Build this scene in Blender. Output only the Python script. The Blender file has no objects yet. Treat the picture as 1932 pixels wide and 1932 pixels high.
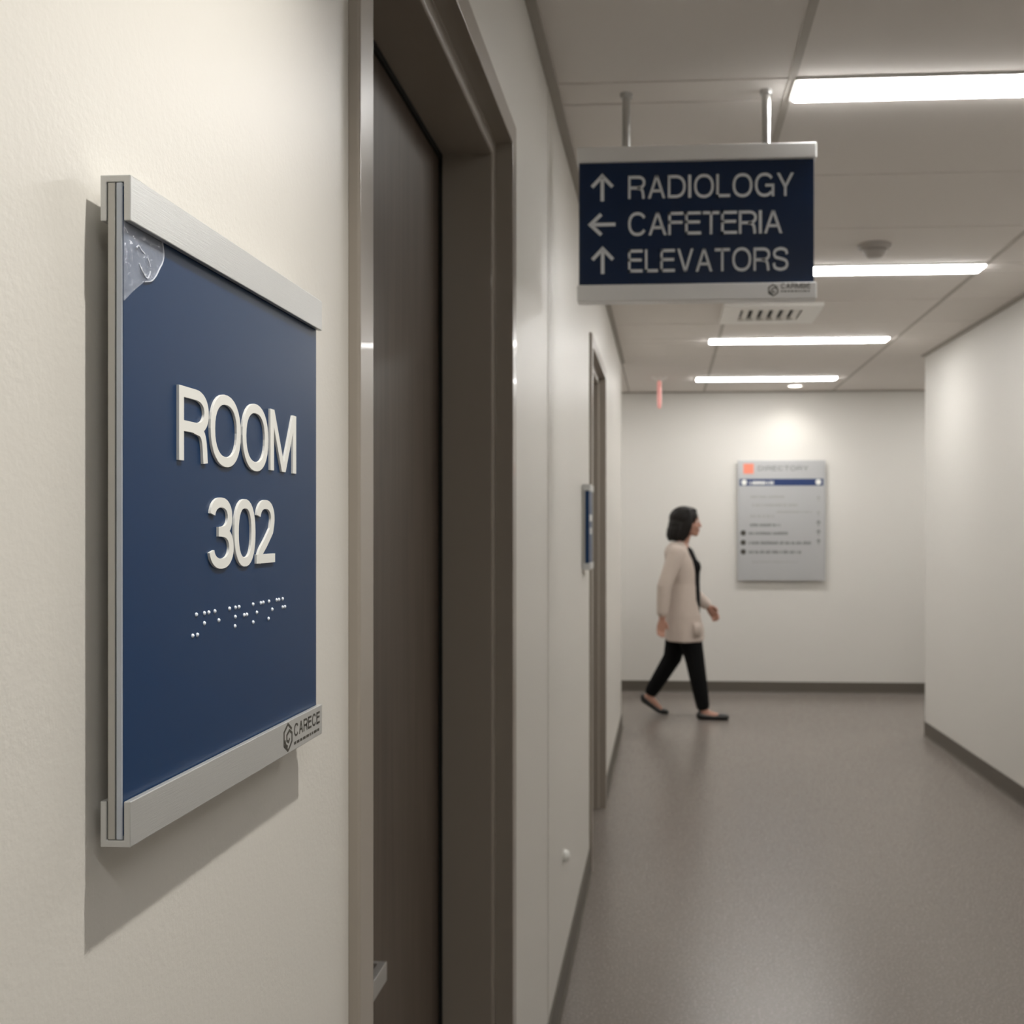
import bpy, bmesh, math, random
from mathutils import Vector, Matrix
random.seed(7)
PI = math.pi
S = bpy.context.scene
COL = S.collection

# ------------------------------------------------------------------ camera, world, exposure
cam = bpy.data.cameras.new('camera'); co = bpy.data.objects.new('camera', cam); COL.objects.link(co)
co.location = (0, 0, 1.43)
co.rotation_euler = (PI/2, 0, math.atan(125/2000))
cam.sensor_width = 36.0; cam.sensor_fit = 'HORIZONTAL'
cam.lens = 36.0*2000/1932
cam.shift_x = -164/1932; cam.shift_y = 32/1932
cam.clip_start = 0.02
cam.dof.use_dof = True; cam.dof.focus_distance = 0.71; cam.dof.aperture_fstop = 14.0
S.camera = co
w = bpy.data.worlds.new('world'); S.world = w; w.use_nodes = True
w.node_tree.nodes['Background'].inputs[0].default_value = (0.8, 0.85, 1, 1)
w.node_tree.nodes['Background'].inputs[1].default_value = 0.0
S.view_settings.view_transform = 'Standard'; S.view_settings.look = 'None'
S.view_settings.gamma = 1; S.view_settings.use_curve_mapping = False
S.view_settings.exposure = 0.12
STRIP_E = 32.0          # radiance of the ceiling light strips
def spot(name, loc, aim, power, size, blend, radius, col):
    l = bpy.data.lights.new(name, 'SPOT'); l.energy = power; l.spot_size = size; l.spot_blend = blend
    l.shadow_soft_size = radius; l.color = col
    o = bpy.data.objects.new(name, l); COL.objects.link(o); o.location = loc
    o.rotation_euler = (Vector(aim)-Vector(loc)).to_track_quat('-Z', 'Y').to_euler()
    return o
spot('downlight_beam', (0.27, 0.62, 2.60), (-0.315, 0.60, 1.08), 68, math.radians(64), 0.95, 0.022, (1, 0.965, 0.90))
spot('wall_washer_beam', (1.083, 8.94, 2.60), (1.02, 9.30, 1.70), 8, math.radians(110), 1.0, 0.05, (1, 0.97, 0.91))

# ------------------------------------------------------------------ materials
def mat(name, col, rough=0.6, metal=0.0, bump=None, var=None, coat=0.0, emit=None, estr=0.0, trans=0.0, ior=1.5, spec=0.5, stretch=(1, 1, 1), alpha=1.0):
    m = bpy.data.materials.new(name); m.use_nodes = True
    nt = m.node_tree; b = nt.nodes['Principled BSDF']; I = b.inputs
    I['Base Color'].default_value = (*col, 1); I['Roughness'].default_value = rough; I['Metallic'].default_value = metal
    I['Coat Weight'].default_value = coat; I['Transmission Weight'].default_value = trans; I['IOR'].default_value = ior
    I['Specular IOR Level'].default_value = spec; I['Alpha'].default_value = alpha
    if emit: I['Emission Color'].default_value = (*emit, 1); I['Emission Strength'].default_value = estr
    tc = nt.nodes.new('ShaderNodeTexCoord'); mp = nt.nodes.new('ShaderNodeMapping'); mp.inputs['Scale'].default_value = stretch
    nt.links.new(tc.outputs['Object'], mp.inputs['Vector'])
    if bump:      # list of (scale, strength, distance, detail)
        prev = None
        for sc, st, di, de in bump:
            n = nt.nodes.new('ShaderNodeTexNoise'); n.inputs['Scale'].default_value = sc; n.inputs['Detail'].default_value = de
            nt.links.new(mp.outputs[0], n.inputs['Vector'])
            bp = nt.nodes.new('ShaderNodeBump'); bp.inputs['Strength'].default_value = st; bp.inputs['Distance'].default_value = di
            nt.links.new(n.outputs['Fac'], bp.inputs['Height'])
            if prev: nt.links.new(prev.outputs[0], bp.inputs['Normal'])
            prev = bp
        nt.links.new(prev.outputs[0], I['Normal'])
    if var:       # (scale, second colour, roughness spread)
        n = nt.nodes.new('ShaderNodeTexNoise'); n.inputs['Scale'].default_value = var[0]; n.inputs['Detail'].default_value = 5
        nt.links.new(mp.outputs[0], n.inputs['Vector'])
        cr = nt.nodes.new('ShaderNodeValToRGB'); cr.color_ramp.elements[0].position = .3; cr.color_ramp.elements[1].position = .7
        cr.color_ramp.elements[0].color = (*col, 1); cr.color_ramp.elements[1].color = (*var[1], 1)
        nt.links.new(n.outputs['Fac'], cr.inputs[0]); nt.links.new(cr.outputs[0], I['Base Color'])
        if len(var) > 2:
            mr = nt.nodes.new('ShaderNodeMapRange'); mr.inputs['To Min'].default_value = rough-var[2]; mr.inputs['To Max'].default_value = rough+var[2]
            nt.links.new(n.outputs['Fac'], mr.inputs['Value']); nt.links.new(mr.outputs[0], I['Roughness'])
    return m
M = {}
M['wall'] = mat('painted_plaster', (0.71, 0.685, 0.635), 0.42, bump=[(230, .19, .0011, 3), (40, .09, .002, 2)])
M['wall_end'] = mat('painted_plaster_smooth', (0.71, 0.69, 0.65), 0.55, bump=[(150, .1, .001, 2)])
M['tile'] = mat('ceiling_tile', (0.80, 0.755, 0.715), 0.9, bump=[(420, .25, .001, 2)])
M['grid'] = mat('ceiling_groove', (0.24, 0.22, 0.20), 0.8, bump=[(100, .1, .001, 2)])
M['tee'] = mat('ceiling_tee_paint', (0.50, 0.465, 0.42), 0.7, bump=[(100, .05, .001, 2)])
M['angle'] = mat('ceiling_trim', (0.40, 0.37, 0.33), 0.6, bump=[(100, .05, .001, 2)])
M['floor'] = mat('vinyl_floor', (0.205, 0.180, 0.158), 0.27, bump=[(14, .04, .004, 3), (300, .05, .0006, 2)], var=(160, (0.235, 0.207, 0.183), .02), spec=.45)
M['base'] = mat('cove_base', (0.115, 0.10, 0.082), 0.5, bump=[(60, .05, .001, 2)])
M['frame'] = mat('door_frame_paint', (0.335, 0.297, 0.252), 0.30, bump=[(260, .06, .0006, 2)], coat=.1)
M['door'] = mat('dark_wood_veneer', (0.085, 0.062, 0.046), 0.42, bump=[(60, .12, .0008, 4)], var=(26, (0.125, 0.096, 0.074)), stretch=(1, 3.2, .12))
M['seal'] = mat('black_seal', (0.006, 0.006, 0.005), 0.8, bump=[(100, .05, .001, 2)])
M['alu'] = mat('brushed_aluminium', (0.60, 0.605, 0.595), 0.38, metal=.55, bump=[(90, .22, .0005, 5)], stretch=(8, .7, 26))
M['alu_hanging'] = mat('satin_aluminium_rail', (0.88, 0.88, 0.88), 0.36, metal=.35, bump=[(90, .10, .0004, 5)], stretch=(.7, 8, 26))
M['alu_end'] = mat('satin_aluminium_edge', (0.50, 0.49, 0.46), 0.50, metal=.6, bump=[(500, .08, .0003, 2)])
M['steel'] = mat('satin_steel', (0.55, 0.55, 0.54), 0.28, metal=1, bump=[(80, .05, .0004, 3)], stretch=(1, 1, .1))
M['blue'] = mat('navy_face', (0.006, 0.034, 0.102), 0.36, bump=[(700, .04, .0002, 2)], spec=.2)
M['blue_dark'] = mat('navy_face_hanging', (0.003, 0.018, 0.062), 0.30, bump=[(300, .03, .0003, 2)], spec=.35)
M['clear'] = mat('clear_acrylic', (0.80, 0.86, 0.95), 0.14, trans=.35, ior=1.49, bump=[(45, .25, .002, 3)], stretch=(1, 1, .3))
M['white'] = mat('raised_white', (0.86, 0.86, 0.82), 0.38, bump=[(600, .05, .0002, 2)])
M['bead'] = mat('braille_bead', (0.80, 0.86, 0.95), 0.12, bump=[(600, .02, .0002, 2)], coat=.5)
M['print'] = mat('pale_print', (0.80, 0.83, 0.87), 0.5, bump=[(500, .02, .0002, 2)])
M['ink'] = mat('dark_grey_print', (0.055, 0.05, 0.04), 0.5, bump=[(500, .02, .0002, 2)])
M['ink2'] = mat('mid_grey_print', (0.20, 0.20, 0.195), 0.5, bump=[(500, .02, .0002, 2)])
M['ink3'] = mat('faint_grey_print', (0.40, 0.40, 0.39), 0.5, bump=[(500, .02, .0002, 2)])
M['salmon'] = mat('salmon_print', (0.83, 0.26, 0.17), 0.5, bump=[(500, .02, .0002, 2)])
M['band'] = mat('blue_band_print', (0.010, 0.032, 0.125), 0.4, bump=[(500, .02, .0002, 2)])
M['board'] = mat('silver_board', (0.50, 0.505, 0.51), 0.42, metal=.45, bump=[(70, .05, .0006, 3)], stretch=(.4, 1, 10))
M['lens'] = mat('light_diffuser', (1, 1, 1), 0.5, emit=(1, 0.985, 0.96), estr=STRIP_E, bump=[(50, .01, .0002, 2)])
M['lens_small'] = mat('downlight_diffuser', (1, 1, 1), 0.5, emit=(1, 0.95, 0.86), estr=6, bump=[(50, .01, .0002, 2)])
M['enamel'] = mat('white_enamel', (0.90, 0.88, 0.84), 0.4, bump=[(200, .03, .0004, 2)])
M['putty'] = mat('putty_plastic', (0.46, 0.43, 0.40), 0.5, bump=[(200, .03, .0004, 2)])
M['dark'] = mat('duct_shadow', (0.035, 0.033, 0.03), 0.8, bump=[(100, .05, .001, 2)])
M['red'] = mat('pale_red_plastic', (0.85, 0.45, 0.42), 0.4, emit=(1, 0.35, 0.3), estr=.3, bump=[(100, .03, .0005, 2)])
M['skin'] = mat('skin', (0.44, 0.235, 0.17), 0.5, bump=[(90, .1, .001, 3)])
M['lip'] = mat('lips', (0.30, 0.075, 0.065), 0.4, bump=[(200, .05, .0005, 2)])
M['hair'] = mat('dark_hair', (0.008, 0.006, 0.005), 0.55, spec=.25, bump=[(60, .5, .004, 4)], stretch=(3, 3, .35))
M['knit'] = mat('beige_knit', (0.56, 0.475, 0.415), 0.9, bump=[(160, .4, .003, 3)])
M['black'] = mat('black_fabric', (0.0035, 0.0035, 0.004), 0.85, spec=.2, bump=[(200, .2, .001, 3)])
M['shoe'] = mat('black_leather', (0.008, 0.008, 0.008), 0.35, bump=[(120, .08, .001, 3)])
M['eye'] = mat('eye_white', (0.75, 0.73, 0.7), 0.2, bump=[(100, .01, .0005, 2)])
M['iris'] = mat('iris', (0.03, 0.015, 0.01), 0.2, bump=[(100, .01, .0005, 2)])
# peeling protective film: faint milky sheet over the panel
def film_mat():
    m = bpy.data.materials.new('peeling_clear_film'); m.use_nodes = True; nt = m.node_tree
    b = nt.nodes['Principled BSDF']; tr = nt.nodes.new('ShaderNodeBsdfTransparent'); mx = nt.nodes.new('ShaderNodeMixShader')
    b.inputs['Base Color'].default_value = (0.62, 0.68, 0.80, 1); b.inputs['Roughness'].default_value = .12
    tc = nt.nodes.new('ShaderNodeTexCoord'); n = nt.nodes.new('ShaderNodeTexNoise'); n.inputs['Scale'].default_value = 90; n.inputs['Detail'].default_value = 2
    nt.links.new(tc.outputs['Object'], n.inputs['Vector'])
    bp = nt.nodes.new('ShaderNodeBump'); bp.inputs['Strength'].default_value = .6; bp.inputs['Distance'].default_value = .004
    nt.links.new(n.outputs['Fac'], bp.inputs['Height']); nt.links.new(bp.outputs[0], b.inputs['Normal'])
    mx.inputs[0].default_value = .26
    nt.links.new(tr.outputs[0], mx.inputs[1]); nt.links.new(b.outputs[0], mx.inputs[2])
    nt.links.new(mx.outputs[0], nt.nodes['Material Output'].inputs['Surface'])
    return m
M['film'] = film_mat()
M['film_edge'] = mat('film_edge', (0.80, 0.84, 0.92), 0.1, coat=.4, bump=[(100, .02, .0003, 2)])

# ------------------------------------------------------------------ helpers
ORG = {}
def thing(name, label, cat, loc=(0, 0, 0), group=None, kind=None):
    o = bpy.data.objects.new(name, None); COL.objects.link(o); o.location = loc; o.empty_display_size = .05
    o['label'] = label; o['category'] = cat
    if group: o['group'] = group
    if kind: o['kind'] = kind
    ORG[o.name] = Vector(loc); return o
def obj(name, bm, m, parent=None, bevel=0.0, smooth=False, seg=2, loc=None):
    """links bm (world coordinates) as one mesh object, local to its parent's origin"""
    if isinstance(bm, bpy.types.Mesh): me = bm
    else:
        bmesh.ops.recalc_face_normals(bm, faces=bm.faces)
        me = bpy.data.meshes.new(name); bm.to_mesh(me); bm.free()
    org = ORG[parent.name] if parent else Vector(loc or (0, 0, 0))
    if org.length: me.transform(Matrix.Translation(-org))
    mm = [m] if not isinstance(m, (list, tuple)) else m
    if len(me.materials) == 0:
        for x in mm: me.materials.append(x)
    if smooth:
        for p in me.polygons: p.use_smooth = True
    o = bpy.data.objects.new(name, me); COL.objects.link(o)
    if parent: o.parent = parent
    elif loc: o.location = loc
    ORG[o.name] = org
    if bevel:
        b = o.modifiers.new('bevel', 'BEVEL'); b.width = bevel; b.segments = seg; b.limit_method = 'ANGLE'; b.harden_normals = False
    return o
def tag(o, label, cat=None, group=None, kind=None):
    if label: o['label'] = label
    if cat: o['category'] = cat
    if group: o['group'] = group
    if kind: o['kind'] = kind
    return o
def box(bm, x0, x1, y0, y1, z0, z1):
    v = [bm.verts.new((x, y, z)) for z in (z0, z1) for y in (y0, y1) for x in (x0, x1)]
    for f in ((0, 2, 3, 1), (4, 5, 7, 6), (0, 1, 5, 4), (2, 6, 7, 3), (0, 4, 6, 2), (1, 3, 7, 5)): bm.faces.new([v[i] for i in f])
    return v
def B(*a):
    bm = bmesh.new(); box(bm, *a); return bm
def prism(bm, pts, fn, d0, d1):
    """polygon pts extruded between depths d0 and d1, fn(u, v, d) -> xyz"""
    a = [bm.verts.new(fn(u, v, d0)) for u, v in pts]; b = [bm.verts.new(fn(u, v, d1)) for u, v in pts]
    n = len(pts)
    bm.faces.new(a); bm.faces.new(b[::-1])
    for i in range(n): bm.faces.new((a[i], b[i], b[(i+1) % n], a[(i+1) % n]))
def lathe(bm, prof, c, axis='z', n=32):
    rings = []
    for r, h in prof:
        ring = []
        for k in range(n):
            t = 2*PI*k/n; a, b_ = r*math.cos(t), r*math.sin(t)
            p = {'z': (a, b_, h), 'x': (h, a, b_), 'y': (a, h, b_)}[axis]
            ring.append(bm.verts.new(Vector(c)+Vector(p)))
        rings.append(ring)
    for i in range(len(rings)-1):
        for k in range(n): bm.faces.new((rings[i][k], rings[i][(k+1) % n], rings[i+1][(k+1) % n], rings[i+1][k]))
    bm.faces.new(rings[0][::-1]); bm.faces.new(rings[-1])
def tube(bm, pts, n=16, flat=None):
    """rounded limb through (point, r1, r2); flat = reference side direction for r1"""
    P = [Vector(p[0]) for p in pts]; rings = []
    ref = Vector(flat) if flat else Vector((0, 1, 0))
    def ring(c, t, r1, r2):
        s = (ref-t*ref.dot(t)).normalized(); u = t.cross(s)
        return [bm.verts.new(c+s*(r1*math.cos(2*PI*k/n))+u*(r2*math.sin(2*PI*k/n))) for k in range(n)]
    T = []
    for i in range(len(P)):
        a = P[max(0, i-1)]; b = P[min(len(P)-1, i+1)]; T.append((b-a).normalized())
    r = pts[0]; rm = min(r[1], r[2])
    for q in (80, 50, 25): 
        an = math.radians(q); rings.append(ring(P[0]-T[0]*rm*math.sin(an), T[0], r[1]*math.cos(an), r[2]*math.cos(an)))
    for i in range(len(P)): rings.append(ring(P[i], T[i], pts[i][1], pts[i][2]))
    r = pts[-1]; rm = min(r[1], r[2])
    for q in (25, 50, 80):
        an = math.radians(q); rings.append(ring(P[-1]+T[-1]*rm*math.sin(an), T[-1], r[1]*math.cos(an), r[2]*math.cos(an)))
    for i in range(len(rings)-1):
        for k in range(n): bm.faces.new((rings[i][k], rings[i][(k+1) % n], rings[i+1][(k+1) % n], rings[i+1][k]))
    bm.faces.new(rings[0][::-1]); bm.faces.new(rings[-1])
def ball(bm, c, r, rot=None, n=20):
    res = bmesh.ops.create_uvsphere(bm, u_segments=n, v_segments=n//2+2, radius=1)
    m = Matrix.Translation(c) @ (rot or Matrix.Identity(4)) @ Matrix.Diagonal((*r, 1))
    bmesh.ops.transform(bm, matrix=m, verts=res['verts'])
def remeshed(bm, vox, smooth=4, fac=.5):
    """fuses the closed shapes of bm into one continuous surface"""
    bmesh.ops.recalc_face_normals(bm, faces=bm.faces)
    me = bpy.data.meshes.new('tmp'); bm.to_mesh(me); bm.free()
    o = bpy.data.objects.new('tmp', me); COL.objects.link(o)
    r = o.modifiers.new('r', 'REMESH'); r.mode = 'VOXEL'; r.voxel_size = vox; r.use_smooth_shade = True
    s = o.modifiers.new('s', 'SMOOTH'); s.iterations = smooth; s.factor = fac
    dg = bpy.context.evaluated_depsgraph_get()
    out = bpy.data.meshes.new_from_object(o.evaluated_get(dg))
    bpy.data.objects.remove(o); bpy.data.meshes.remove(me)
    out.materials.clear()
    return out

# ------------------------------------------------------------------ lettering: monoline grotesque capitals drawn as polygons
def sup(cx, cy, rx, ry, a0, a1, n=30, e=2.25):
    out = []
    for i in range(n+1):
        t = math.radians(a0+(a1-a0)*i/n); c, s = math.cos(t), math.sin(t)
        out.append((cx+rx*math.copysign(abs(c)**(2/e), c), cy+ry*math.copysign(abs(s)**(2/e), s)))
    return out
def crom(P, n=7):
    out = []
    for i in range(len(P)-1):
        p0 = P[i-1] if i else (2*P[0][0]-P[1][0], 2*P[0][1]-P[1][1]); p1, p2 = P[i], P[i+1]
        p3 = P[i+2] if i+2 < len(P) else (2*P[-1][0]-P[-2][0], 2*P[-1][1]-P[-2][1])
        for k in range(n):
            t = k/n
            out.append(tuple(.5*((2*p1[j])+(-p0[j]+p2[j])*t+(2*p0[j]-5*p1[j]+4*p2[j]-p3[j])*t*t+(-p0[j]+3*p1[j]-3*p2[j]+p3[j])*t**3) for j in (0, 1)))
    out.append(P[-1]); return out
def ribbon(path, w, closed=False):
    """list of quads following a polyline with mitred joints"""
    n = len(path); L, R = [], []
    for i in range(n):
        if closed: a, b, c = path[i-1], path[i], path[(i+1) % n]
        else: a, b, c = path[max(i-1, 0)], path[i], path[min(i+1, n-1)]
        d1 = Vector((b[0]-a[0], b[1]-a[1])); d2 = Vector((c[0]-b[0], c[1]-b[1]))
        if d1.length < 1e-9: d1 = d2
        if d2.length < 1e-9: d2 = d1
        d1.normalize(); d2.normalize(); t = (d1+d2)
        t = t.normalized() if t.length > 1e-6 else d1
        nrm = Vector((-t.y, t.x)); k = 1/max(.45, nrm.dot(Vector((-d1.y, d1.x))))
        L.append((b[0]+nrm.x*w/2*k, b[1]+nrm.y*w/2*k)); R.append((b[0]-nrm.x*w/2*k, b[1]-nrm.y*w/2*k))
    if closed: return [('ring', L, R)]
    return [('poly', L+R[::-1])]
def rect(x0, y0, x1, y1): return [('poly', [(x0, y0), (x1, y0), (x1, y1), (x0, y1)])]
def diag(x0, y0, x1, y1, w):
    wx = w*math.hypot(x1-x0, y1-y0)/abs(y1-y0)/2
    return [('poly', [(x0-wx, y0), (x0+wx, y0), (x1+wx, y1), (x1-wx, y1)])]
WID = dict(R=.93, O=1.05, M=1.15, A=.93, D=.95, I=.16, L=.73, G=1.02, Y=.90, C=.97, F=.78, E=.82, T=.85, V=.90, S=.87, B=.90, N=.98, U=.92)
WID.update({'3': .74, '0': .74, '2': .73, ' ': .35})
def glyph(ch, w):
    h = w/2; W = WID[ch]; g = []
    if ch == 'I': return rect(0, 0, w, 1)
    if ch == 'L': return rect(0, 0, w, 1)+rect(0, 0, W, w)
    if ch in 'EF':
        g = rect(0, 0, w, 1)+rect(0, 1-w, W, 1)+rect(0, .48, W*.94, .48+w)
        if ch == 'E': g += rect(0, 0, W, w)
        return g
    if ch == 'T': return rect(0, 1-w, W, 1)+rect(W/2-h, 0, W/2+h, 1)
    if ch == 'O': return ribbon(sup(W/2, .5, W/2-h, .52-h, 0, 360)[:-1], w, True)
    if ch == '0': return ribbon(sup(W/2, .5, W/2-h, .52-h, 0, 360, 30, 2.35)[:-1], w, True)
    if ch == 'C': return ribbon(sup(W/2, .5, W/2-h, .52-h, 33, 327), w)
    if ch == 'G': return ribbon(sup(W/2, .5, W/2-h, .52-h, 36, 322), w)+rect(W-w, 0, W, .48)+rect(W*.54, .48-w*.45, W, .48+w*.45)
    if ch == 'D': return rect(0, 0, w, 1)+ribbon([(h, 1-h), (W*.42, 1-h)]+sup(W*.42, .5, W*.58-h, .5-h, 88, -88)+[(W*.42, h), (h, h)], w)
    if ch in 'RB':
        r = .265 if ch == 'R' else .25
        g = rect(0, 0, w, 1)+ribbon([(h, 1-h), (W*.55, 1-h)]+sup(W*.55, 1-h-r+h/2, W*.40-h*.4, r-h/2, 88, -88)+[(W*.55, 1-2*r), (h, 1-2*r)], w)
        if ch == 'R': g += ribbon(crom([(W*.50, .46), (W*.72, .43), (W*.82, .34), (W*.86, .20), (W*.875, .08), (W*.885, 0)]), w)
        else: g += ribbon([(h, .5), (W*.55, .5)]+sup(W*.55, .25+h/2, W*.45-h, .25-h/2, 88, -88)+[(W*.55, h), (h, h)], w)
        return g
    if ch == 'A': return diag(h*1.05, 0, W/2, 1, w)+diag(W-h*1.05, 0, W/2, 1, w)+rect(W*.22, .27, W*.78, .27+w*.92)
    if ch == 'V': return diag(W/2, 0, h*1.05, 1, w)+diag(W/2, 0, W-h*1.05, 1, w)
    if ch == 'Y': return rect(W/2-h, 0, W/2+h, .45)+diag(W/2, .40, h*1.2, 1, w)+diag(W/2, .40, W-h*1.2, 1, w)
    if ch == 'M': return rect(0, 0, w, 1)+rect(W-w, 0, W, 1)+diag(W/2, 0, h*1.15, 1, w)+diag(W/2, 0, W-h*1.15, 1, w)
    if ch == 'N': return rect(0, 0, w, 1)+rect(W-w, 0, W, 1)+diag(W-h, 0, h, 1, w)
    if ch == 'S': return ribbon(crom([(W-h-.01, .70), (W*.84, .87), (W*.50, .955-h*.2), (W*.19, .87), (h+.02, .73), (W*.19, .58), (W*.5, .51), (W*.82, .43), (W-h, .27), (W*.82, .11), (W*.5, .045), (W*.16, .12), (h, .32)]), w)
    if ch == '3':
        return ribbon(sup(W*.48, .7325, W*.46-h, .2125, 172, -90), w)+ribbon(sup(W*.49, .2875, W*.51-h, .2325, 90, -170, 34), w)+rect(W*.36, .52-h*.95, W*.50, .52+h*.95)
    if ch == '2':
        return ribbon(sup(W*.49, .715, W*.48-h, .23, 172, -18, 26)+crom([(W*.80, .52), (W*.50, .33), (W*.22, .17), (h*1.1, .02)], 5), w)+rect(0, 0, W, w)
    return []
def put(bm, polys, fn, d0, d1):
    for p in polys:
        if p[0] == 'poly': prism(bm, p[1], fn, d0, d1) if len(p[1]) < 5 else strip(bm, p[1], fn, d0, d1)
        else:
            L, R = p[1], p[2]; n = len(L)
            v = [[bm.verts.new(fn(*q, d)) for q in ring] for ring in (L, R) for d in (d0, d1)]   # L0 L1 R0 R1
            for i in range(n):
                j = (i+1) % n
                for a, b in ((0, 1), (1, 3), (3, 2), (2, 0)): bm.faces.new((v[a][i], v[a][j], v[b][j], v[b][i]))
def strip(bm, poly, fn, d0, d1):
    n = len(poly)//2; L, R = poly[:n], poly[n:][::-1]
    v = [[bm.verts.new(fn(*q, d)) for q in side] for side in (L, R) for d in (d0, d1)]
    for i in range(n-1):
        for a, b in ((0, 1), (1, 3), (3, 2), (2, 0)): bm.faces.new((v[a][i], v[a][i+1], v[b][i+1], v[b][i]))
    for i in (0, n-1): bm.faces.new((v[0][i], v[1][i], v[3][i], v[2][i]))
def lettering(bm, text, x0, x1, z, cap, w, frame, d0, d1, gap=.13):
    """text fitted between x0 and x1; frame(u, z, d) -> xyz"""
    tot = 0
    for i, c in enumerate(text): tot += WID[c]+(gap if i < len(text)-1 else 0)
    k = (x1-x0)/tot/cap; u = x0
    for c in text:
        put(bm, glyph(c, w/k if c == 'I' else w), lambda a, b, d, u=u: frame(u+a*cap*k, z+b*cap, d), d0, d1)
        u += (WID[c] if c != 'I' else w/k+.02)*cap*k+gap*cap*k

WX = -.315            # plane of the left wall
CZ = 2.63             # ceiling height
# ------------------------------------------------------------------ setting
D1 = (1.087, 2.101); D2 = (4.452, 5.42); HZ = 2.20; FT = .049    # door openings, head height, casing width
bm = bmesh.new(); bk = WX-.26
ys = [(-2.5, D1[0]-.02), (D1[1]+.02, D2[0]-.02), (D2[1]+.02, 7.62)]
for a, b in ys: box(bm, bk, WX, a, b, 0, CZ+.2)
for d in (D1, D2): box(bm, bk, WX, d[0]-.02, d[1]+.02, HZ+.02, CZ+.2)
tag(obj('wall_left', bm, M['wall']), 'cream painted left wall with fine orange-peel texture', 'wall', kind='structure')
bm = bmesh.new()
for (a, b) in (((-3.2, 7.62), (-.575, 7.50)),): box(bm, a[0], b[0], b[1], a[1], 0, CZ+.2)
tag(obj('wall_side', bm, M['wall_end']), 'cream wall turning left into the side corridor', 'wall', kind='structure')
def rx(y): return 1.792-.026*(y-7.45)
bm = bmesh.new()
pts = [(rx(-2.5), -2.5), (rx(7.45), 7.45), (4.6, 7.45), (4.6, -2.5)]
prism(bm, pts, lambda u, v, d: (u, v, d), 0, CZ+.2)
tag(obj('wall_right', bm, M['wall_end']), 'pale cream right corridor wall ending at a corner', 'wall', kind='structure')
tag(obj('wall_back', B(-3.2, 4.6, 9.30, 9.5, 0, CZ+.2), M['wall_end']), 'pale end wall of the corridor behind the walking person', 'wall', kind='structure')
tag(obj('wall_front', B(-.6, 2.2, -2.7, -2.5, 0, CZ+.2), M['wall_end']), 'cream wall behind the viewer', 'wall', kind='structure')
tag(obj('wall_end', B(-3.4, -3.2, 7.4, 9.5, 0, CZ+.2), M['wall_end']), 'cream wall closing the side corridor on the left', 'wall', kind='structure')
tag(obj('wall_far', B(4.6, 4.8, 7.3, 9.5, 0, CZ+.2), M['wall_end']), 'cream wall closing the side corridor on the right', 'wall', kind='structure')
tag(obj('floor', B(-3.4, 4.8, -2.7, 9.5, -.05, 0), M['floor']), 'grey-brown vinyl floor with a soft sheen', 'floor', kind='structure')

# ceiling: dark groove plane with separate tiles
ceil = tag(obj('ceiling', B(-3.4, 4.8, -2.7, 9.5, CZ+.012, CZ+.1), M['grid']), 'suspended ceiling of large matt tiles with thin dark joints', 'ceiling', kind='structure')
xs = [-3.2, -2.03, -.86 if False else -1.0, -.315, .338, 1.45, 2.3, 3.4, 4.6]
ycut = [-2.5, -1.75, -.922, -.778, -.17, .49, .92, 1.02, 1.62, 2.22, 2.847, 2.99, 3.636, 4.285, 4.885, 5.025, 5.63, 6.225, 6.71, 6.85, 7.40, 7.93, 8.43, 8.57, 9.30]
g = .0035
cache = {}
for i in range(len(xs)-1):
    for j in range(len(ycut)-1):
        x0, x1, y0, y1 = xs[i], xs[i+1], ycut[j], ycut[j+1]
        if (x1 <= -.315+1e-6 or x0 >= 2.29) and y1 < 7.9: continue
        key = (round(x1-x0, 3), round(y1-y0, 3))
        if key not in cache:
            bm = B(g, x1-x0-g, g, y1-y0-g, 0, .011); bmesh.ops.recalc_face_normals(bm, faces=bm.faces)
            # small chamfer on the lower edges
            bmesh.ops.bevel(bm, geom=[e for e in bm.edges if all(v.co.z < .001 for v in e.verts)], offset=.003, segments=1, affect='EDGES')
            me = bpy.data.meshes.new('ceiling_tile'); bm.to_mesh(me); bm.free(); me.materials.append(M['tile']); cache[key] = me
        o = bpy.data.objects.new('ceiling_tile', cache[key]); COL.objects.link(o); o.parent = ceil; o.location = (x0, y0, CZ)
for x in (.338, 1.45):
    obj('ceiling_tee', B(x-.011, x+.011, -2.5, 9.276, CZ-.0015, CZ+.012), M['tee'], ceil)
# ceiling wall angles
tag(obj('trim_1', B(WX, WX+.026, -2.5, 7.62, CZ-.012, CZ+.005), M['angle'], bevel=.001), 'taupe ceiling edge trim along the left wall', 'trim', kind='structure')
bm = bmesh.new()
prism(bm, [(rx(-2.5)-.026, -2.5), (rx(-2.5), -2.5), (rx(7.45), 7.45), (rx(7.45)-.026, 7.45)], lambda u, v, d: (u, v, d), CZ-.012, CZ+.005)
tag(obj('trim_2', bm, M['angle'], bevel=.001), 'taupe ceiling edge trim along the right wall', 'trim', kind='structure')
tag(obj('trim_3', B(-3.2, 4.6, 9.276, 9.30, CZ-.012, CZ+.005), M['angle'], bevel=.001), 'taupe ceiling edge trim along the end wall', 'trim', kind='structure')
tag(obj('trim_4', B(WX-.001, WX+.0015, 2.838, 2.846, .1, CZ-.01), M['wall'], bevel=.0005), 'thin vertical joint bead on the left wall beyond the near door', 'trim', kind='structure')
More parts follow.
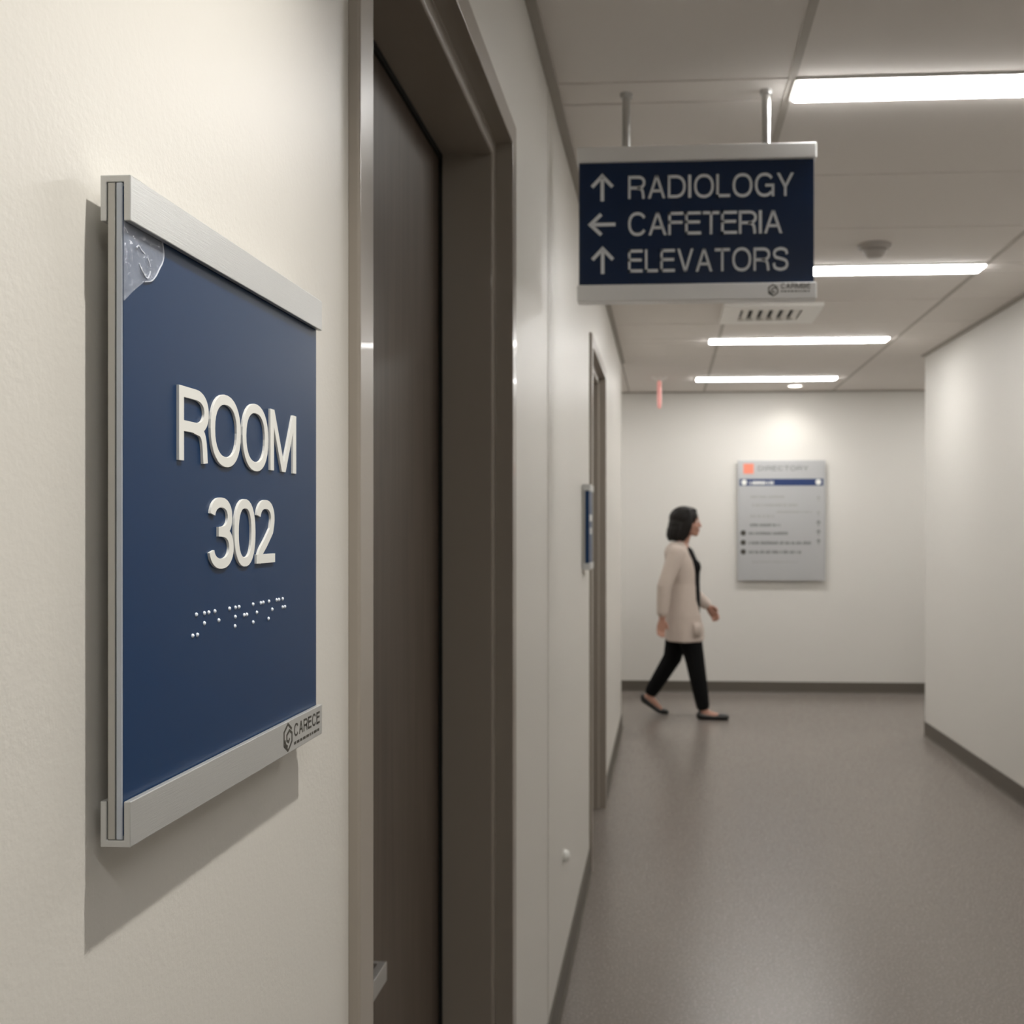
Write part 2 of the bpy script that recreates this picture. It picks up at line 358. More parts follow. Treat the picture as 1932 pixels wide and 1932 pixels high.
# baseboards
def cove(pts): return [(0, 0), (.014, 0), (.008, .010), (.006, .02), (.006, .098), (.004, .102), (0, .102)]
def cove_run(bm, a, b, nrm):
    a, b, nrm = Vector(a), Vector(b), Vector(nrm)
    P = cove(None); va = [bm.verts.new(a+nrm*p[0]+Vector((0, 0, p[1]))) for p in P]; vb = [bm.verts.new(b+nrm*p[0]+Vector((0, 0, p[1]))) for p in P]
    n = len(P)
    for i in range(n): bm.faces.new((va[i], va[(i+1) % n], vb[(i+1) % n], vb[i]))
    bm.faces.new(va[::-1]); bm.faces.new(vb)
bm = bmesh.new()
for a, b in ((-2.5, D1[0]-FT), (D1[1]+FT, D2[0]-FT), (D2[1]+FT, 7.62)): cove_run(bm, (WX, a, 0), (WX, b, 0), (1, 0, 0))
tag(obj('baseboard_left', bm, M['base']), 'dark taupe vinyl cove base along the left wall', 'baseboard', kind='structure')
bm = bmesh.new(); cove_run(bm, (rx(-2.5), -2.5, 0), (rx(7.45), 7.45, 0), (-1, -.026, 0))
tag(obj('baseboard_right', bm, M['base']), 'dark taupe vinyl cove base along the right wall', 'baseboard', kind='structure')
bm = bmesh.new(); cove_run(bm, (-3.2, 9.30, 0), (4.6, 9.30, 0), (0, -1, 0))
tag(obj('baseboard_back', bm, M['base']), 'dark taupe vinyl cove base along the end wall', 'baseboard', kind='structure')

# ------------------------------------------------------------------ doors in the left wall
def door(name, y0, y1, label):
    t = thing(name, label, 'door', (WX, (y0+y1)/2, 0), kind='structure')
    # frame: casing face, return, front rabbet, stop
    prof = [(-.303, 0), (-.303, FT-.002), (-.305, FT), (WX, FT), (WX-.02, .02), (-.50, .02), (-.50, -.032), (-.341, -.032), (-.338, -.029), (-.338, 0), (-.304, -.0005)]
    # extruded along jamb (near), head, jamb (far) with mitred corners; offset o is outward from the opening
    bm = bmesh.new(); rows = []
    for x, o in prof:
        rows.append([bm.verts.new(p) for p in ((x, y0-o, 0), (x, y0-o, HZ+o), (x, y1+o, HZ+o), (x, y1+o, 0))])
    n = len(prof)
    for i in range(n):
        a, b = rows[i], rows[(i+1) % n]
        for k in range(3): bm.faces.new((a[k], a[k+1], b[k+1], b[k]))
    bm.faces.new([r[0] for r in rows]); bm.faces.new([r[3] for r in rows][::-1])
    fr = obj('door_frame', bm, M['frame'], t, bevel=.0012)
    # black seal just behind the stop
    bm = bmesh.new(); si = .032
    box(bm, -.444, -.4385, y0+si, y0+si+.010, .01, HZ-si); box(bm, -.444, -.4385, y1-si-.010, y1-si, .01, HZ-si); box(bm, -.444, -.4385, y0+si, y1-si, HZ-si-.010, HZ-si)
    obj('door_seal', bm, M['seal'], fr)
    leaf = obj('door_leaf', B(-.49, -.445, y0+si-.001, y1-si+.001, .008, HZ-si+.001), M['door'], t, bevel=.0015)
    return t, leaf
d1, leaf1 = door('door_1', *D1, 'dark wood door in grey-taupe metal frame beside the ROOM 302 sign')
d2, leaf2 = door('door_2', *D2, 'second dark wood door further along the left wall beside small wall sign')
def lever(leaf, ytip, ysp, z):
    bm = bmesh.new(); x = -.445
    lathe(bm, [(.027, 0), (.027, .006), (.025, .009)], (x, ysp, z), 'x', 28)
    hd = obj('door_handle', bm, M['steel'], leaf, smooth=False, bevel=.0008)
    bm = bmesh.new()
    # neck, bar and tip return as one bent flat bar
    r = .0045
    def q(x0, x1, y0, y1): box(bm, x0, x1, y0, y1, z-.013, z+.013)
    q(x+.008, x+.062, ysp-.010, ysp+.010); q(x+.062-.0, x+.073, ysp-.010, ytip); q(x+.012, x+.062, ytip-.009, ytip)
    return hd, bm
hd, bm = lever(leaf1, 1.400, 1.27, .838)
lb = obj('lever', bm, M['steel'], d1, bevel=.001)
hd.name = 'door_rose'
hd2, bm = lever(leaf2, 4.78, 4.63, .98)
obj('lever', bm, M['steel'], d2, bevel=.001); hd2.name = 'door_rose'

# ------------------------------------------------------------------ room signs on the left wall
SX0, SX1 = -.3075, -.2905     # back and front of the rails
Y0, Y1 = .5600, .8830; Z0, Z1 = 1.2565, 1.6230; RB = .0250
def channel_bm(y0, y1, z0, z1, up):
    """U profile rail, slot open towards the panel"""
    bm = bmesh.new(); w0, w1 = SX0, SX1; a, b = w0+.0035, w1-.0038; t = .0038
    if up: P = [(w0, z0), (a, z0), (a, z1-t), (b, z1-t), (b, z0), (w1, z0), (w1, z1), (w0, z1)]
    else: P = [(w0, z1), (a, z1), (a, z0+t), (b, z0+t), (b, z1), (w1, z1), (w1, z0), (w0, z0)]
    va = [bm.verts.new((x, y0, z)) for x, z in P]; vb = [bm.verts.new((x, y1, z)) for x, z in P]
    n = len(P); bm.faces.new(va); bm.faces.new(vb[::-1])
    for i in range(n): bm.faces.new((va[i], vb[i], vb[(i+1) % n], va[(i+1) % n]))
    return bm
sg = thing('room_sign', 'blue and brushed aluminium wall sign reading ROOM 302 with raised letters and braille', 'sign', (WX, (Y0+Y1)/2, Z0))
tr = obj('top_rail', channel_bm(Y0, Y1, Z1-RB, Z1, True), M['alu'], sg, bevel=.0005)
br = obj('bottom_rail', channel_bm(Y0, Y1, Z0, Z0+RB, False), M['alu'], sg, bevel=.0005)
tag(obj('backing_plate', B(-.3035, -.2995, Y0+.0005, Y1-.002, Z0+.004, Z1-.004), M['alu_end'], sg, bevel=.0003), 'grey metal backing plate')
tag(obj('acrylic_panel', B(-.2987, -.2953, Y0+.0003, Y1-.002, Z0+.004, Z1-.004), M['clear'], sg, bevel=.0005), 'clear acrylic panel with polished edge')
fp = tag(obj('face_panel', B(-.29525, -.2949, Y0+.0008, Y1-.0024, Z0+.006, Z1-.006), M['blue'], sg), 'navy blue face')
FX = -.2949
for yy in (.60, .84):
    for zz in (1.30, 1.58):
        bm = bmesh.new(); lathe(bm, [(.007, 0), (.007, .0118)], (WX-.0001, yy, zz), 'x', 16); obj('standoff', bm, M['alu_end'], sg)
fr_wall = lambda u, z, d: (FX+d, u, z)
def raised(ch, y0, y1, z, cap, w, parent):
    k = (y1-y0)/WID[ch]; parts = []
    for p in glyph(ch, w):                     # strokes united into one clean solid (built 100 times larger, then scaled)
        bm = bmesh.new(); put(bm, [p], lambda a, b, d: (d*100, a*k*100, b*cap*100), -.0002, .0017)
        bmesh.ops.recalc_face_normals(bm, faces=bm.faces)
        me = bpy.data.meshes.new('stroke'); bm.to_mesh(me); bm.free()
        o = bpy.data.objects.new('stroke', me); COL.objects.link(o); parts.append(o)
    for q in parts[1:]:
        m = parts[0].modifiers.new('u', 'BOOLEAN'); m.operation = 'UNION'; m.solver = 'EXACT'; m.object = q
    dg = bpy.context.evaluated_depsgraph_get()
    out = bpy.data.meshes.new_from_object(parts[0].evaluated_get(dg)); out.materials.clear()
    for q in parts: bpy.data.objects.remove(q)
    out.transform(Matrix.Translation((FX, y0, z)) @ Matrix.Scale(.01, 4))
    return obj('letter' if ch.isalpha() else 'numeral', out, M['white'], parent, bevel=.00022, seg=1)
for ch, a, b, cap, z in (('R', .6236, .6655, .0455, 1.4718), ('O', .6685, .7172, .0465, 1.4722), ('O', .7203, .7682, .0465, 1.4722), ('M', .7725, .8275, .0458, 1.4738),
                         ('3', .6672, .7048, .0455, 1.4045), ('0', .7064, .7435, .0455, 1.4045), ('2', .7457, .7816, .0455, 1.4050)):
    raised(ch, a, b, z, cap, .145, sg)
dots = [(.6453, 0), (.652, 0), (.6505, 2), (.6621, 1), (.6621, 2), (.6686, 2), (.6779, 2), (.6841, 1), (.7014, 2), (.7113, 2), (.7174, 2), (.7111, 1), (.7106, 0), (.7264, 1), (.7311, 1),
        (.7424, 2), (.7495, 1), (.7427, 0), (.7571, 2), (.7619, 2), (.773, 2), (.7795, 1), (.7721, 0), (.7886, 2), (.7935, 2), (.8013, 2), (.8013, 1), (.8061, 1)]
bm = bmesh.new(); lathe(bm, [(.00145, -.0003), (.00145, .0001), (.0013, .0006), (.0008, .00105), (.0002, .0012)], (0, 0, 0), 'x', 14)
bmesh.ops.recalc_face_normals(bm, faces=bm.faces); dm = bpy.data.meshes.new('braille_dot'); bm.to_mesh(dm); bm.free(); dm.materials.append(M['bead'])
for p in dm.polygons: p.use_smooth = True
for y, r in dots:
    o = bpy.data.objects.new('braille_dot', dm); COL.objects.link(o); o.parent = sg
    o.location = Vector((FX, y, 1.3632+.0064*r))-ORG[sg.name]
# maker's mark engraved on the lower rail
def logo_mark(fn, c, R, d1, mt, parent, text, u0, u1, z, cap, name='maker_mark', sub=True, sy=1.0):
    bm = bmesh.new()
    f = lambda a, b, d: fn(c[0]+a*R*sy, c[1]+b*R, d)
    hexa = [(math.cos(math.radians(90+60*k))*.9, math.sin(math.radians(90+60*k))) for k in range(7)]
    put(bm, ribbon([hexa[5], hexa[6], hexa[1], hexa[2], hexa[3], (.25, -.88), (.82, -.42), (.82, .18), (.30, .48), (-.22, .2), (-.22, -.2), (.12, -.38), (.34, -.14)], .20), f, -.00005, d1)
    put(bm, ribbon([(-.62, -.12), (-.45, -.52), (-.05, -.72)], .22), f, -.00005, d1)
    lettering(bm, text, u0, u1, z, cap, .17, fn, -.00005, d1, .16)
    if sub:
        random.seed(3); u = u0
        while u < u1-.02*(u1-u0):
            wd = (u1-u0)*random.uniform(.05, .13); put(bm, rect(u, z-cap*.62, min(u+wd, u1), z-cap*.40), fn, -.00005, d1); u += wd+(u1-u0)*.03
    return obj(name, bm, mt, parent)
logo_mark(lambda u, z, d: (SX1+d, u, z), (.8013, 1.2692), .0102, .00012, M['ink'], sg, 'CARECE', .8150, .8765, 1.2668, .0100, sy=1.05)
# peeling clear film at the upper near corner of the panel
film = [(.5606, 1.5985), (.6045, 1.5985), (.6059, 1.5911), (.6045, 1.5862), (.6009, 1.5818), (.5965, 1.5765), (.591, 1.5723), (.5830, 1.5700), (.5753, 1.5651), (.5690, 1.5610), (.5606, 1.5545)]
bm = bmesh.new(); prism(bm, film, lambda u, v, d: (FX+d, u, v), .0001, .0007)
fo = tag(obj('protective_film', bm, M['film'], sg), 'peeling milky clear film at the upper corner')
bm = bmesh.new()
put(bm, ribbon(crom(film[1:8], 6), .00045), lambda u, v, d: (FX+d, u, v), .0003, .0010)
for path in ([(.5735, 1.5868), (.5760, 1.5885), (.5790, 1.5868), (.5830, 1.5858)], [(.5860, 1.5845), (.5885, 1.5815), (.5892, 1.5800)], [(.5765, 1.5788), (.5790, 1.5760), (.5830, 1.5735), (.5862, 1.5728), (.5885, 1.5752), (.5895, 1.5775)], [(.5785, 1.5772), (.5815, 1.5745), (.5845, 1.5742)]):
    put(bm, ribbon(crom(path, 5), .0006), lambda u, v, d: (FX+d, u, v), .0006, .0011)
obj('film_crease', bm, M['film_edge'], fo)

# small sign by the second door
a0, a1, b0, b1 = 4.00, 4.20, 1.275, 1.600
s2 = thing('room_sign', 'small blue and grey sign mounted beside the second door down the corridor', 'sign', (WX, (a0+a1)/2, b0))
obj('top_rail', B(-.3125, -.283, a0, a1, b1-.025, b1), M['alu'], s2, bevel=.001)
obj('bottom_rail', B(-.3125, -.283, a0, a1, b0, b0+.025), M['alu'], s2, bevel=.001)
obj('backing_plate', B(-.3155, -.302, a0+.004, a1-.004, b0+.01, b1-.01), M['alu_end'], s2, bevel=.001)
obj('face_panel', B(-.302, -.288, a0+.002, a1-.002, b0+.02, b1-.02), M['blue'], s2, bevel=.001)
bm = bmesh.new(); f2_ = lambda u, z, d: (-.288+d, u, z)
put(bm, rect(a0+.04, 1.46, a1-.04, 1.485)+rect(a0+.06, 1.41, a1-.06, 1.435), f2_, -.0001, .0008)
obj('lettering', bm, M['white'], s2)
# wall bumper low on the left wall
bm = bmesh.new(); lathe(bm, [(.020, -.001), (.020, .006), (.016, .016), (.008, .020)], (WX, 3.27, .418), 'x', 24)
tag(obj('wall_bumper', bm, M['white'], loc=(WX, 3.27, .418), smooth=True), 'small round white bumper low on the left wall', 'bumper')

# ------------------------------------------------------------------ hanging direction sign
hs = thing('hanging_sign', 'navy ceiling-hung direction sign reading RADIOLOGY CAFETERIA ELEVATORS between silver rails', 'sign', (.084, 2.92, 2.05))
HF = 2.900
for x in (-.107, .276):
    bm = bmesh.new(); lathe(bm, [(.0115, 2.46), (.0115, 2.626)], (x, 2.925, 0), 'z', 24)
    p = obj('hanging_rod', bm, M['steel'], hs)
    bm = bmesh.new(); lathe(bm, [(.016, 2.618), (.018, 2.630)], (x, 2.925, 0), 'z', 24)
    obj('ceiling_collar', bm, M['steel'], p)
obj('top_rail', B(-.241, .408, HF-.012, HF+.035, 2.432, 2.474), M['alu_hanging'], hs, bevel=.003)
br2 = obj('bottom_rail', B(-.241, .408, HF-.012, HF+.035, 2.051, 2.097), M['alu_hanging'], hs, bevel=.003)
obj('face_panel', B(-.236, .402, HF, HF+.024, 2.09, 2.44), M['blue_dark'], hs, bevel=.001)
hfn = lambda u, z, d: (u, HF-d, z)
for text, x0, x1, z, cap in (('RADIOLOGY', -.101, .347, 2.333, .0625), ('CAFETERIA', -.101, .316, 2.2325, .0625), ('ELEVATORS', -.101, .333, 2.1315, .0625)):
    bm = bmesh.new(); lettering(bm, text, x0, x1, z, cap, .128, hfn, -.0002, .0010, .14 if text != 'CAFETERIA' else .10)
    obj('lettering', bm, M['print'], hs)
for kind, c in (('up', (-.172, 2.363)), ('left', (-.171, 2.264)), ('up', (-.171, 2.264-.100))):
    bm = bmesh.new()
    if kind == 'up': tf = lambda a, b: (c[0]+a, c[1]+b); 
    else: tf = lambda a, b: (c[0]-b, c[1]+a)
    A = [tf(*p) for p in ((0, -.035), (0, .030))]; H = [tf(*p) for p in ((-.028, .004), (0, .0335), (.028, .004))]
    put(bm, ribbon(A, .0095), hfn, -.0002, .0010); put(bm, ribbon(H, .0095), hfn, -.0002, .0010)
    obj('arrow', bm, M['print'], hs)
logo_mark(lambda u, z, d: (u, HF-.012-d, z), (.291, 2.075), .0150, .0004, M['ink'], hs, 'CARMBE', .312, .391, 2.079, .014, sy=1.0)

# ------------------------------------------------------------------ ceiling fixtures
def strip_light(x0, x1, y, label):
    t = thing('strip_light', label, 'light', ((x0+x1)/2, y, CZ), group='recessed strip lights in the corridor ceiling')
    hw = .0715; bm = bmesh.new()
    # housing: frame around the diffuser
    for a in ((x0, x1, y-hw, y-hw+.008), (x0, x1, y+hw-.008, y+hw), (x0, x0+.008, y-hw+.008, y+hw-.008), (x1-.008, x1, y-hw+.008, y+hw-.008)): box(bm, *a, CZ-.006, CZ+.010)
    obj('housing', bm, M['enamel'], t)
    bm = bmesh.new(); box(bm, x0+.008, x1-.008, y-hw+.008, y+hw-.008, CZ-.014, CZ+.008)
    obj('diffuser', bm, M['lens'], t, bevel=.008, seg=3)
strip_light(.345, 1.457, 2.9185, 'nearest bright strip light in the ceiling, cut off by the right edge')
strip_light(.340, 1.457, 4.955, 'bright strip light just right of the hanging sign')
strip_light(.275, 1.407, 6.78, 'bright strip light beyond the square air vent')
strip_light(.242, 1.361, 8.50, 'farthest bright strip light near the end wall')
strip_light(.345, 1.457, -.85, 'added fill strip light, out of view behind the viewer')  # unseen fill light, added to brighten the near wall and hanging sign
strip_light(2.4, 3.5, 8.40, 'added strip light, out of view in the side corridor on the right')  # unseen light added to brighten the end wall
strip_light(-1.9, -.8, 8.40, 'added strip light, out of view in the side corridor on the left')  # also added out of view, to lift the end wall
# square air diffuser
v = thing('ceiling_vent', 'white square ceiling air vent with dark slots under the hanging sign', 'vent', (.58, 5.90, CZ))
vx0, vx1, vy0, vy1 = .31, .84, 5.66, 6.14
bm = bmesh.new(); fw = .10
for a in ((vx0, vx1, vy0, vy0+fw), (vx0, vx1, vy1-fw, vy1), (vx0, vx0+fw, vy0+fw, vy1-fw), (vx1-fw, vx1, vy0+fw, vy1-fw)): box(bm, *a, CZ-.022, CZ+.001)
obj('vent_frame', bm, M['enamel'], v, bevel=.004)
obj('vent_shade_plate', B(vx0+fw, vx1-fw, vy0+fw, vy1-fw, CZ-.004, CZ-.001), M['dark'], v)  # dark-coloured plate stands in for the shade inside the duct
for k in range(6):
    x = vx0+fw+.028+k*.055
    bm = bmesh.new(); prism(bm, [(x-.013, CZ-.005), (x-.009, CZ-.005), (x+.014, CZ-.021), (x+.010, CZ-.021)], lambda a, b, d: (a, d, b), vy0+fw, vy1-fw)
    obj('slat', bm, M['enamel'], v)
# smoke detector
sd = thing('smoke_detector', 'white round smoke detector on the ceiling before the second strip light', 'detector', (.883, 4.54, CZ))
bm = bmesh.new(); lathe(bm, [(.070, 0), (.070, -.014), (.060, -.022)], (.883, 4.54, CZ+.001), 'z', 36); obj('mounting_base', bm, M['putty'], sd)
bm = bmesh.new(); lathe(bm, [(.052, -.020), (.044, -.038), (.030, -.054), (.010, -.056)], (.883, 4.54, CZ), 'z', 36); obj('sensor_head', bm, M['putty'], sd, smooth=True)
# pale red hanging indicator
hp = thing('pendant_indicator', 'pale red rod hanging from a small round plate near the far left ceiling', 'ceiling fitting', (-.046, 8.40, CZ))
bm = bmesh.new(); lathe(bm, [(.062, 0), (.060, -.008), (.030, -.026), (.014, -.034)], (-.046, 8.40, CZ+.001), 'z', 28); obj('ceiling_plate', bm, M['enamel'], hp)
bm = bmesh.new(); lathe(bm, [(.016, -.030), (.017, -.10), (.017, -.20), (.012, -.245)], (-.046, 8.40, CZ), 'z', 20); obj('rod', bm, M['red'], hp, smooth=True)
def downlight(x, y, label):
    t = thing('downlight', label, 'light', (x, y, CZ))
    bm = bmesh.new(); n = 36
    R = [(.068, 0), (.070, -.006), (.058, -.008), (.055, 0.0)]
    rings = [[bm.verts.new((x+r*math.cos(2*PI*k/n), y+r*math.sin(2*PI*k/n), CZ+h)) for k in range(n)] for r, h in R]
    for i in range(4):
        for k in range(n): bm.faces.new((rings[i][k], rings[i][(k+1) % n], rings[(i+1) % 4][(k+1) % n], rings[(i+1) % 4][k]))
    obj('trim_ring', bm, M['enamel'], t)
    bm = bmesh.new(); lathe(bm, [(.054, -.001), (.054, -.006)], (x, y, CZ), 'z', n); obj('diffuser', bm, M['lens_small'], t)
downlight(1.083, 8.94, 'small round downlight above the directory board')
downlight(.27, .62, 'small round downlight above the ROOM 302 sign')

# ------------------------------------------------------------------ directory board on the end wall
db = thing('directory_board', 'silver directory board with salmon square and blue band on the end wall', 'sign', (1.005, 9.30, .98))
obj('backing', B(.650, 1.360, 9.272, 9.2995, 1.0, 2.0), M['alu_end'], db, bevel=.002)
obj('board', B(.628, 1.382, 9.258, 9.274, .982, 2.024), M['board'], db, bevel=.002)
dfn = lambda u, z, d: (u, 9.258-d, z)
def marks(name, polys, m):
    bm = bmesh.new(); put(bm, polys, dfn, -.0005, .0012); return obj(name, bm, m, db)
marks('title_square', rect(.677, 1.908, .766, 1.996), M['salmon'])
bm = bmesh.new(); lettering(bm, 'DIRECTORY', .803, 1.235, 1.935, .040, .14, dfn, -.0005, .0012, .22); obj('title', bm, M['ink2'], db)
marks('blue_band', rect(.643, 1.805, 1.363, 1.864), M['band'])
dfn2 = lambda u, z, d: (u, 9.2568-d, z)
def disc(cx, cz, r): return [('poly', [(cx+r*math.cos(2*PI*k/20), cz+r*math.sin(2*PI*k/20)) for k in range(20)])]
def discs(name, lst, m, fn=dfn):
    bm = bmesh.new()
    for cx, cz, r in lst:
        put(bm, ribbon(sup(cx, cz, r*.5, r*.5, 0, 360, 24, 2)[:-1], r, True), fn, -.0003, .0010)
    return obj(name, bm, m, db)
discs('band_icon', [(.684, 1.834, .024)], M['white'], dfn2); discs('band_icon', [(1.321, 1.836, .024)], M['white'], dfn2)
def words(name, x0, x1, z, h, m, fn=dfn, seed=1):
    random.seed(seed); bm = bmesh.new(); u = x0
    while u < x1-.004:
        wd = random.uniform(.008, .016); e = min(u+wd, x1)
        put(bm, rect(u, z-h/2, e, z+h/2*random.uniform(.7, 1.1)), fn, -.0003, .0011); u = e+random.choice((.003, .003, .004, .012))
    return obj(name, bm, m, db)
words('band_text', .731, .938, 1.830, .028, M['white'], dfn2, 4)
words('directory_row', .738, 1.03, 1.708, .022, M['ink3'], seed=5); words('directory_row', .752, 1.15, 1.637, .022, M['ink3'], seed=6)
words('directory_row', .960, 1.27, 1.577, .018, M['ink3'], seed=7); words('directory_row', .735, .941, 1.540, .022, M['ink3'], seed=8)
words('directory_row', .735, .994, 1.464, .024, M['ink2'], seed=9); words('directory_row', .723, 1.059, 1.392, .025, M['ink2'], seed=10)
words('directory_row', .723, 1.259, 1.309, .027, M['ink2'], seed=11); words('directory_row', .723, 1.177, 1.230, .026, M['ink2'], seed=12)
words('directory_row', .75, 1.15, 1.145, .012, M['ink3'], seed=13)
for z in (1.395, 1.312, 1.232): discs('row_icon', [(.676, z, .024)], M['ink'])
for z, m in ((1.690, 'ink3'), (1.560, 'ink3'), (1.478, 'ink2'), (1.398, 'ink2'), (1.318, 'ink2')):
    bm = bmesh.new(); put(bm, ribbon([(1.322, z-.022), (1.322, z+.020)], .009)+ribbon([(1.306, z+.004), (1.322, z+.022), (1.338, z+.004)], .009), dfn, -.0003, .0011); obj('row_arrow', bm, M[m], db)

# ------------------------------------------------------------------ walking person (profile, stepping to the right)
PY = 8.07
pr = thing('person', 'dark-haired person in beige cardigan, black top and trousers walking to the right', 'person', (.16, PY, 0))
def v3(x, y, z): return Vector((x, PY+y, z))
bm = bmesh.new()
# torso
tube(bm, [(v3(.135, 0, .80), .150, .105), (v3(.135, 0, .90), .150, .105), (v3(.135, 0, 1.02), .120, .090), (v3(.135, 0, 1.12), .135, .100), (v3(.125, 0, 1.22), .150, .095), (v3(.115, 0, 1.28), .120, .070)], 24)
ball(bm, v3(.195, -.065, 1.145), (.062, .062, .062)); ball(bm, v3(.195, .065, 1.145), (.062, .062, .062))
ball(bm, v3(.105, -.07, .83), (.075, .075, .09)); ball(bm, v3(.105, .07, .83), (.075, .075, .09))
# neck and head
tube(bm, [(v3(.112, 0, 1.26), .060, .060), (v3(.128, 0, 1.33), .047, .050), (v3(.148, 0, 1.40), .046, .052)], 18)
ball(bm, v3(.160, 0, 1.500), (.096, .074, .092)); ball(bm, v3(.190, 0, 1.450), (.066, .060, .070)); ball(bm, v3(.228, 0, 1.395), (.026, .028, .020))
tube(bm, [(v3(.165, -.045, 1.425), .018, .022), (v3(.225, -.016, 1.393), .014, .016)], 12); tube(bm, [(v3(.165, .045, 1.425), .018, .022), (v3(.225, .016, 1.393), .014, .016)], 12)
tube(bm, [(v3(.248, 0, 1.490), .009, .010), (v3(.262, 0, 1.462), .012, .010), (v3(.268, 0, 1.450), .013, .010)], 12)      # nose
ball(bm, v3(.250, 0, 1.425), (.012, .021, .006)); ball(bm, v3(.247, 0, 1.414), (.012, .019, .007))                          # lips
for s in (-1, 1):
    ball(bm, v3(.232, s*.030, 1.500), (.016, .022, .009)); ball(bm, v3(.148, s*.074, 1.462), (.017, .008, .028)); ball(bm, v3(.225, s*.036, 1.450), (.020, .020, .018))
# arms
def arm(sh, el, wr, s):
    tube(bm, [(sh, .045, .048), ((sh+el)/2, .038, .040), (el, .033, .035), (el*.6+wr*.4, .033, .036), (wr, .021, .025)], 16)
shR, elR, wrR = v3(.085, -.165, 1.255), v3(-.005, -.205, 1.00), v3(-.022, -.200, .765)
shL, elL, wrL = v3(.130, .165, 1.255), v3(.150, .205, .985), v3(.330, .185, .835)
arm(shR, elR, wrR, -1); arm(shL, elL, wrL, 1)
def hand(wr, d, side, thumb):
    """palm and five curled fingers; d along the forearm, side = across the knuckles, thumb = towards the thumb"""
    d, side = Vector(d).normalized(), Vector(side).normalized(); nrm = d.cross(side).normalized()*thumb
    tube(bm, [(wr, .022, .018), (wr+d*.04, .034, .015), (wr+d*.078, .037, .013)], 14, flat=side)
    for k, (L, o) in enumerate(((.060, .026), (.068, .009), (.063, -.009), (.050, -.026))):
        b = wr+d*.076+side*o
        p1 = b+d*L*.45+nrm*.008; p2 = p1+d*L*.28+nrm*.016; p3 = p2+d*L*.10+nrm*.016
        tube(bm, [(b-d*.01, .0085, .0085), (p1, .0080, .0080), (p2, .0075, .0075), (p3, .0066, .0066)], 10, flat=side)
    b = wr+d*.025+side*.026
    tube(bm, [(b, .011, .011), (b+d*.026+side*.018+nrm*.010, .0095, .0095), (b+d*.050+side*.020+nrm*.020, .008, .008)], 10, flat=nrm)
hand(wrR, (-.12, 0, -1), (1, .25, -.1), 1); hand(wrL, (.58, -.05, -.80), (.75, -.30, .55), 1)
# legs (front leg near the viewer, back leg behind)
hipF, knF, anF = v3(.145, -.085, .80), v3(.225, -.085, .435), v3(.285, -.090, .085)
hipB, knB, anB = v3(.130, .085, .80), v3(.055, .095, .440), v3(-.115, .100, .165)
def leg(h, k, a): tube(bm, [(h, .085, .088), ((h+k)/2, .070, .074), (k, .052, .056), (k*.62+a*.38, .048, .055), (k*.2+a*.8, .033, .035), (a, .029, .033)], 18)
leg(hipF, knF, anF); leg(hipB, knB, anB)
# feet inside the shoes
def foot(h, t, up):
    h, t, up = Vector(h), Vector(t), Vector(up).normalized()
    tube(bm, [(h+up*.030, .028, .026), (h.lerp(t, .35)+up*.034, .032, .030), (h.lerp(t, .7)+up*.022, .036, .018), (h.lerp(t, .93)+up*.014, .028, .010)], 16)
heF, toF = v3(.262, -.09, .004), v3(.470, -.09, .004)
heB, baB, toB = v3(-.165, .10, .108), v3(-.030, .10, .012), v3(.022, .10, .010)
foot(heF, toF, (0, 0, 1)); foot(heB, baB.lerp(toB, .3), (.62, 0, .78))
tube(bm, [(anF, .030, .033), (v3(.300, -.09, .05), .030, .036)], 14); tube(bm, [(anB, .030, .033), (v3(-.120, .10, .125), .030, .036)], 14)
body = obj('body', remeshed(bm, .0055, 3, .5), M['skin'], pr, smooth=True)
for s in (-1, 1):
    bm = bmesh.new(); ball(bm, v3(.2365, s*.031, 1.4855), (.0125, .0135, .0085), n=14); e = obj('eye', bm, M['eye'], pr, smooth=True)
    bm = bmesh.new(); ball(bm, v3(.2460, s*.031, 1.4855), (.0042, .0058, .0058), n=12); obj('iris', bm, M['iris'], e, smooth=True)
    bm = bmesh.new(); tube(bm, [(v3(.250, s*.014, 1.507), .003, .003), (v3(.247, s*.034, 1.512), .0035, .003), (v3(.232, s*.050, 1.506), .002, .002)], 8); obj('eyebrow', bm, M['hair'], pr, smooth=True)
bm = bmesh.new(); ball(bm, v3(.2565, 0, 1.4255), (.0065, .019, .0048), n=14); ball(bm, v3(.2545, 0, 1.4155), (.0068, .017, .0055), n=14); obj('lips', remeshed(bm, .002, 1), M['lip'], pr, smooth=True)
# hair: bob with volume behind, shorter around the face
bm = bmesh.new()
ball(bm, v3(.140, 0, 1.512), (.112, .092, .093), n=28); ball(bm, v3(.110, 0, 1.450), (.090, .094, .095)); ball(bm, v3(.088, 0, 1.395), (.072, .086, .058))
ball(bm, v3(.182, 0, 1.568), (.060, .058, .028)); tube(bm, [(v3(.175, -.050, 1.565), .026, .020), (v3(.185, -.074, 1.520), .020, .018), (v3(.172, -.086, 1.46), .020, .034), (v3(.145, -.082, 1.395), .018, .038), (v3(.125, -.076, 1.352), .012, .026)], 14)
tube(bm, [(v3(.175, .050, 1.565), .026, .020), (v3(.185, .074, 1.520), .020, .018), (v3(.172, .086, 1.46), .020, .034), (v3(.145, .082, 1.395), .018, .038), (v3(.125, .076, 1.352), .012, .026)], 14)
for k in range(9):
    a = PI/2+PI*k/8; tube(bm, [(v3(.105+.075*math.cos(a), .080*math.sin(a), 1.43), .022, .018), (v3(.092+.070*math.cos(a), .080*math.sin(a), 1.38), .020, .016), (v3(.090+.062*math.cos(a), .076*math.sin(a), 1.345), .012, .008)], 10)
